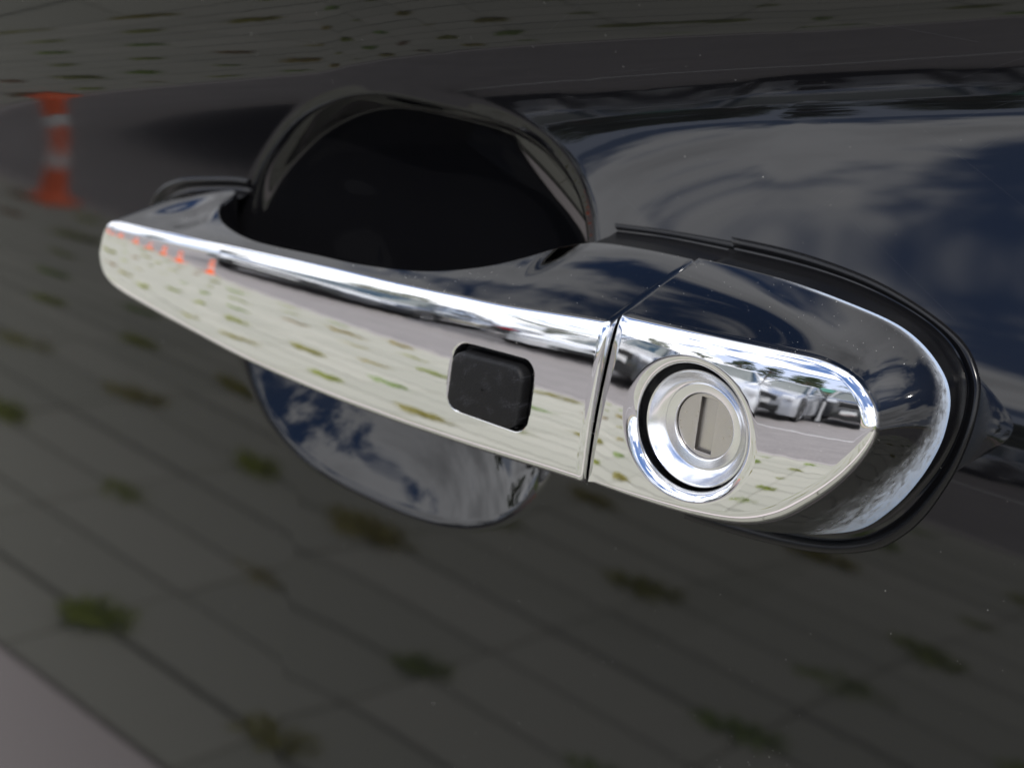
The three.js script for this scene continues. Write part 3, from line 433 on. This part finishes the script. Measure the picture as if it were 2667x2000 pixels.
// parked cars
function makeCar(name, label, paint, kind, x, z, turn) {
  const t = thing(name, x, 0, z, turn); tag(t, label, 'car', 'cars parked across the asphalt');
  const suv = kind === 'suv', H = suv ? 1.70 : 1.46, belt = suv ? 1.02 : 0.90, hood = suv ? 1.0 : 0.82, L = 4.5, hw = suv ? 0.93 : 0.89;
  const body = new THREE.MeshPhysicalMaterial({ color: rgb(...paint), roughness: 0.25, metalness: 0.2, clearcoat: 1, clearcoatRoughness: 0.03 });
  const prof = pchip([[-L / 2, 0.68], [-L / 2 + 0.12, hood - 0.12], [-1.4, hood + 0.02], [-0.9, belt], [0.6, belt + 0.04], [1.5, belt + 0.06], [L / 2 - 0.15, belt + 0.02], [L / 2, belt - 0.15]]);
  const wide = pchip([[-L / 2, hw * 0.62], [-L / 2 + 0.15, hw * 0.84], [-1.5, hw * 0.97], [0, hw], [1.5, hw * 0.97], [L / 2 - 0.15, hw * 0.85], [L / 2, hw * 0.68]]);
  const arch = (px, y) => { for (const wx of [-1.36, 1.30]) { const d = Math.hypot(px - wx, y - 0.33); if (d < 0.37 && y < 0.72) return true; } return false; };
  const rows = []; for (let i = 0; i <= 70; i++) { const px = -L / 2 + L * i / 70, top = prof(px), w = wide(px), row = []; for (let j = 0; j <= 40; j++) { const a = j / 40, s = a * 2 - 1, e = Math.abs(s); let y, zz; if (e < 0.5) { zz = s / 0.5 * w * 0.9; y = top + 0.035 * (1 - (e / 0.5) ** 2); } else { const q = (e - 0.5) / 0.5; y = mix(top, 0.22, q) - 0.03 * Math.sin(q * Math.PI); zz = Math.sign(s) * (w * 0.9 + w * 0.1 * Math.sin(Math.min(1, q * 2.2) * Math.PI / 2) - 0.04 * Math.max(0, q - 0.8) * 5 * 0.2); } if (e > 0.5 && arch(px, y)) zz *= 0.72; row.push([px, y, zz]); } rows.push(row); }
  const bg = surface(rows); mesh('body', bg, body, t);
  mesh('front_end', flipIfNeeded(surface([rows[0], rows[0].map((p) => [-L / 2 - 0.03, mix(p[1], 0.5, 0.12), p[2] * 0.9]), rows[0].map((p) => [-L / 2 - 0.04, 0.48, p[2] * 0.3])]), [-1, 0, 0]), body, t);
  mesh('rear_end', flipIfNeeded(surface([rows[70], rows[70].map((p) => [L / 2 + 0.03, mix(p[1], 0.6, 0.12), p[2] * 0.9]), rows[70].map((p) => [L / 2 + 0.04, 0.6, p[2] * 0.3])]), [1, 0, 0]), body, t);
  const x0 = -1.15, x1 = suv ? 2.1 : 1.75, r0 = -0.25, r1 = suv ? 1.75 : 0.95, glassM = new THREE.MeshPhysicalMaterial({ color: rgb(0.03, 0.05, 0.045), roughness: 0.03, clearcoat: 1 });
  const cab = []; for (let i = 0; i <= 24; i++) { const tt = i / 24, y = mix(belt - 0.04, H, tt), k = 1 - (1 - tt) ** 1.15, xa = mix(x0, r0, k), xb = mix(x1, r1, tt ** 1.4), w = mix(hw * 0.9, hw * 0.66, tt ** 1.2), row = []; for (let j = 0; j < 48; j++) { const th = j / 48 * Math.PI * 2, c = Math.cos(th), s = Math.sin(th), n = 5; row.push([(xa + xb) / 2 + (xb - xa) / 2 * Math.sign(c) * Math.abs(c) ** (2 / n), y, w * Math.sign(s) * Math.abs(s) ** (2 / n)]); } cab.push(row); }
  const cg = surface(cab, true); mesh('windows', cg, glassM, t);
  const roofRow = cab[24]; mesh('roof', flipIfNeeded(surface([cab[22].map((p) => [p[0], p[1], p[2] * 1.012]), roofRow.map((p) => [p[0], p[1] + 0.012, p[2]]), roofRow.map((p) => [mix(p[0], (r0 + r1) / 2, 0.3), H + 0.035, p[2] * 0.7]), roofRow.map((p) => [(r0 + r1) / 2, H + 0.045, 0])], true), [0, 1, 0]), body, t);
  for (const s of [-1, 1]) for (const [xa, xb] of [[x0 + 0.06, r0], [0.35, 0.42], [x1 - 0.08, r1]]) { const p0 = new V3(xa, belt, s * hw * 0.895), p1 = new V3(xb, H, s * hw * 0.665), c = new THREE.TubeGeometry(new THREE.LineCurve3(p0, p1), 6, 0.035, 6); mesh('pillar', c, body, t); }
  const P2 = (r, y) => new THREE.Vector2(r, y), tyre = new THREE.LatheGeometry([P2(0.2, -0.1), P2(0.3, -0.105), P2(0.325, -0.08), P2(0.33, 0), P2(0.325, 0.08), P2(0.3, 0.105), P2(0.2, 0.1)], 36), rimM = std(0.55, 0.55, 0.56, 0.25, 1);
  tyre.rotateX(Math.PI / 2);
  const rimG = (() => { const gs = [new THREE.TorusGeometry(0.205, 0.018, 8, 32)]; for (let k = 0; k < 7; k++) { const b = box(0.035, 0.19, 0.03, 0, 0.1, 0); b.rotateZ(k * Math.PI * 2 / 7); gs.push(b); } const hub = new THREE.CylinderGeometry(0.04, 0.045, 0.05, 16); hub.rotateX(Math.PI / 2); gs.push(hub); return merge(gs); })();
  for (const [wx, s] of [[-1.36, 1], [-1.36, -1], [1.30, 1], [1.30, -1]]) { const wh = mesh('wheel', tyre, M.black, t); wh.position.set(wx, 0.33, s * hw * 0.86); const rm = mesh('rim', rimG, rimM, wh); rm.position.z = s * 0.085; const dk = new THREE.CylinderGeometry(0.2, 0.2, 0.02, 28); dk.rotateX(Math.PI / 2); mesh('brake_disc', dk, M.black, wh).position.z = s * 0.05; }
  const lampM = std(0.75, 0.77, 0.8, 0.08), redM = std(0.35, 0.01, 0.01, 0.15);
  for (const s of [-1, 1]) { const h = box(0.34, 0.13, 0.32, -L / 2 + 0.17, hood - 0.14, s * hw * 0.66, 0.05); mesh('headlight', h, lampM, t); mesh('tail_light', box(0.16, 0.2, 0.24, L / 2 - 0.06, belt - 0.12, s * hw * 0.64, 0.04), redM, t); mesh('wing_mirror', box(0.11, 0.13, 0.2, -0.72, belt + 0.07, s * (hw + 0.06), 0.04), body, t); mesh('side_sill', box(2.0, 0.09, 0.06, -0.03, 0.24, s * hw * 0.985, 0.02), M.black, t); }
  mesh('grille', box(0.08, 0.16, 0.72, -L / 2 - 0.01, hood - 0.2, 0, 0.03), M.black, t); mesh('lower_grille', box(0.08, 0.18, 1.0, -L / 2 - 0.02, 0.36, 0, 0.04), M.black, t);
  mesh('number_plate', box(0.02, 0.1, 0.46, -L / 2 - 0.062, 0.52, 0, 0.004), M.white, t); mesh('grille_trim', box(0.02, 0.02, 0.76, -L / 2 - 0.055, hood - 0.115, 0, 0.008), M.chrome, t);
  return t;
}
makeCar('saloon_car', 'dark grey saloon with alloy wheels, mirrored in the pull above the button', [0.035, 0.037, 0.042], 'saloon', -6.6, 6.4, 4.19);
makeCar('saloon_car', 'black saloon parked left of the dark grey one, mirrored near the lone cone', [0.008, 0.009, 0.012], 'saloon', -9.4, 8.7, 5.9);
makeCar('saloon_car', 'white saloon behind the dark grey car, mirrored right of the button', [0.62, 0.63, 0.64], 'saloon', -4.6, 7.6, 4.19);
makeCar('saloon_car', 'silver and black saloon facing the camera, mirrored right of the lock', [0.33, 0.34, 0.36], 'saloon', -3.9, 10.4, 4.62);
makeCar('suv_car', 'black tall car at the edge of the lock cover mirror, by the grass verge', [0.008, 0.008, 0.009], 'suv', -2.6, 13.2, 4.5);
for (const [x, z, a, w] of [[-17.5, 44, 0.15, 'left'], [-10, 45, 0.1, 'right'], [-27, 46, 0.05, 'far left']]) makeCar('saloon_car', `white car far behind the brick road, ${w} of three`, [0.65, 0.65, 0.66], 'saloon', x, z, a);
{
  const p = thing('bollard', -2.95, 0, 11.0); tag(p, 'short white post standing on the asphalt between the parked cars', 'bollard'); mesh('post', new THREE.CylinderGeometry(0.06, 0.07, 0.75, 20).translate(0, 0.375, 0), M.white, p); mesh('foot', box(0.26, 0.03, 0.26, 0, 0.015, 0, 0.01), M.black, p);
}
// low hall with a green roof behind the road
{
  const b = thing('green_roofed_hall', -17, 0, 66, 0.1); tag(b, 'long low white hall with a green roof behind the parked white cars', 'building');
  mesh('wall', box(13, 3.2, 9, 0, 1.6, 0), std(0.55, 0.53, 0.48, 0.9), b);
  const rf = new THREE.Shape(); rf.moveTo(-5.2, 3.1); rf.lineTo(0, 5.0); rf.lineTo(5.2, 3.1); rf.lineTo(5.2, 2.95); rf.lineTo(-5.2, 2.95); const rg = new THREE.ExtrudeGeometry(rf, { depth: 14, bevelEnabled: false }); rg.translate(0, 0.08, -7); rg.rotateY(Math.PI / 2); mesh('roof', rg, std(0.03, 0.20, 0.13, 0.6), b);
  for (let i = 0; i < 4; i++) { const w = mesh('window', box(1.6, 1.2, 0.1, -4.2 + i * 2.8, 1.7, -4.53), M.glass, b); mesh('window_frame', box(1.75, 0.08, 0.12, -4.2 + i * 2.8, 1.05, -4.55), M.white, w); }
}
// trees
M.bark = std(0.10, 0.075, 0.05, 0.95);
function makeTree(name, label, kind, x, z, h, s) {
  const t = thing(name, x, 0, z, s * 1.7); tag(t, label, 'tree', 'trees behind the car park');
  const limbs = [new THREE.CylinderGeometry(h * 0.012, h * 0.03, h * 0.7, 9).translate(0, h * 0.35, 0)], centres = [];
  const nC = kind === 'pine' ? 26 : 20;
  for (let i = 0; i < nC; i++) { const a = rr(0, 6.28), k = kind === 'pine' ? mix(0.42, 1, i / nC) : rr(0.32, 0.95), rad = kind === 'pine' ? (1.08 - k) * 0.42 * h * rr(0.5, 1) : Math.sin(Math.min(1, (k - 0.25) / 0.75) * Math.PI) ** 0.6 * 0.3 * h * rr(0.35, 1.05), c = new V3(Math.cos(a) * rad, h * k, Math.sin(a) * rad); centres.push([c, h * (kind === 'pine' ? rr(0.05, 0.10) : rr(0.07, 0.13))]); const st = new V3(0, h * Math.min(0.68, k * 0.8), 0); limbs.push(new THREE.TubeGeometry(new THREE.LineCurve3(st, c), 3, h * 0.006, 5)); }
  mesh('trunk', merge(limbs), M.bark, t);
  const pos = [], v = new V3(), e = new THREE.Euler();
  for (const [c, r] of centres) for (let k = 0; k < 230; k++) { const d = new V3(rr(-1, 1), rr(-1, 1), rr(-1, 1)); if (d.length() > 1) d.normalize(); d.multiply(new V3(1.25, 0.62, 1.25)); const sz = h * rr(0.006, 0.014); e.set(rr(0, 6), rr(0, 6), rr(0, 6)); for (const q of [[-1, 0], [1, 0], [0.2, 1.6]]) { v.set(q[0] * sz, q[1] * sz, 0).applyEuler(e).addScaledVector(d, r).add(c); pos.push(v.x, v.y, v.z); } }
  const g = new THREE.BufferGeometry(); g.setAttribute('position', new THREE.Float32BufferAttribute(pos, 3)); g.computeVertexNormals();
  mesh('crown', g, kind === 'pine' ? M.leafDark : M.leaf, t); return t;
}
M.leaf = new THREE.MeshPhysicalMaterial({ color: rgb(0.075, 0.11, 0.03), roughness: 0.9, transmission: 0.35, side: THREE.DoubleSide }); M.leafDark = new THREE.MeshPhysicalMaterial({ color: rgb(0.045, 0.075, 0.03), roughness: 0.9, transmission: 0.3, side: THREE.DoubleSide });
[['pine_tree', 'pine', -12.8, 27, 5.6], ['pine_tree', 'pine', -10, 29, 5.4], ['broadleaf_tree', 'leaf', -17.5, 52, 9], ['broadleaf_tree', 'leaf', -21, 56, 8.2], ['pine_tree', 'pine', -28, 48, 10], ['broadleaf_tree', 'leaf', -33, 44, 8], ['broadleaf_tree', 'leaf', -42, 40, 9], ['pine_tree', 'pine', -50, 35, 10], ['broadleaf_tree', 'leaf', -58, 27, 8], ['broadleaf_tree', 'leaf', -12, 58, 9], ['pine_tree', 'pine', -6, 60, 10], ['broadleaf_tree', 'leaf', 2, 62, 9], ['broadleaf_tree', 'leaf', 12, 58, 10], ['broadleaf_tree', 'leaf', -70, 20, 9], ['pine_tree', 'pine', -64, 10, 10], ['broadleaf_tree', 'leaf', -80, 4, 11]]
  .forEach(([n, k, x, z, h], i) => makeTree(n, `${k === 'pine' ? 'dark pine' : 'broad green tree'} behind the car park, ${['first', 'second', 'third', 'fourth', 'fifth', 'sixth', 'seventh', 'eighth', 'ninth', 'tenth', 'eleventh', 'twelfth', 'thirteenth', 'fourteenth', 'fifteenth', 'sixteenth'][i]} in the mirrored row`, k, x, z, h, i));

scene.add(camera);
renderer.render(scene, camera);
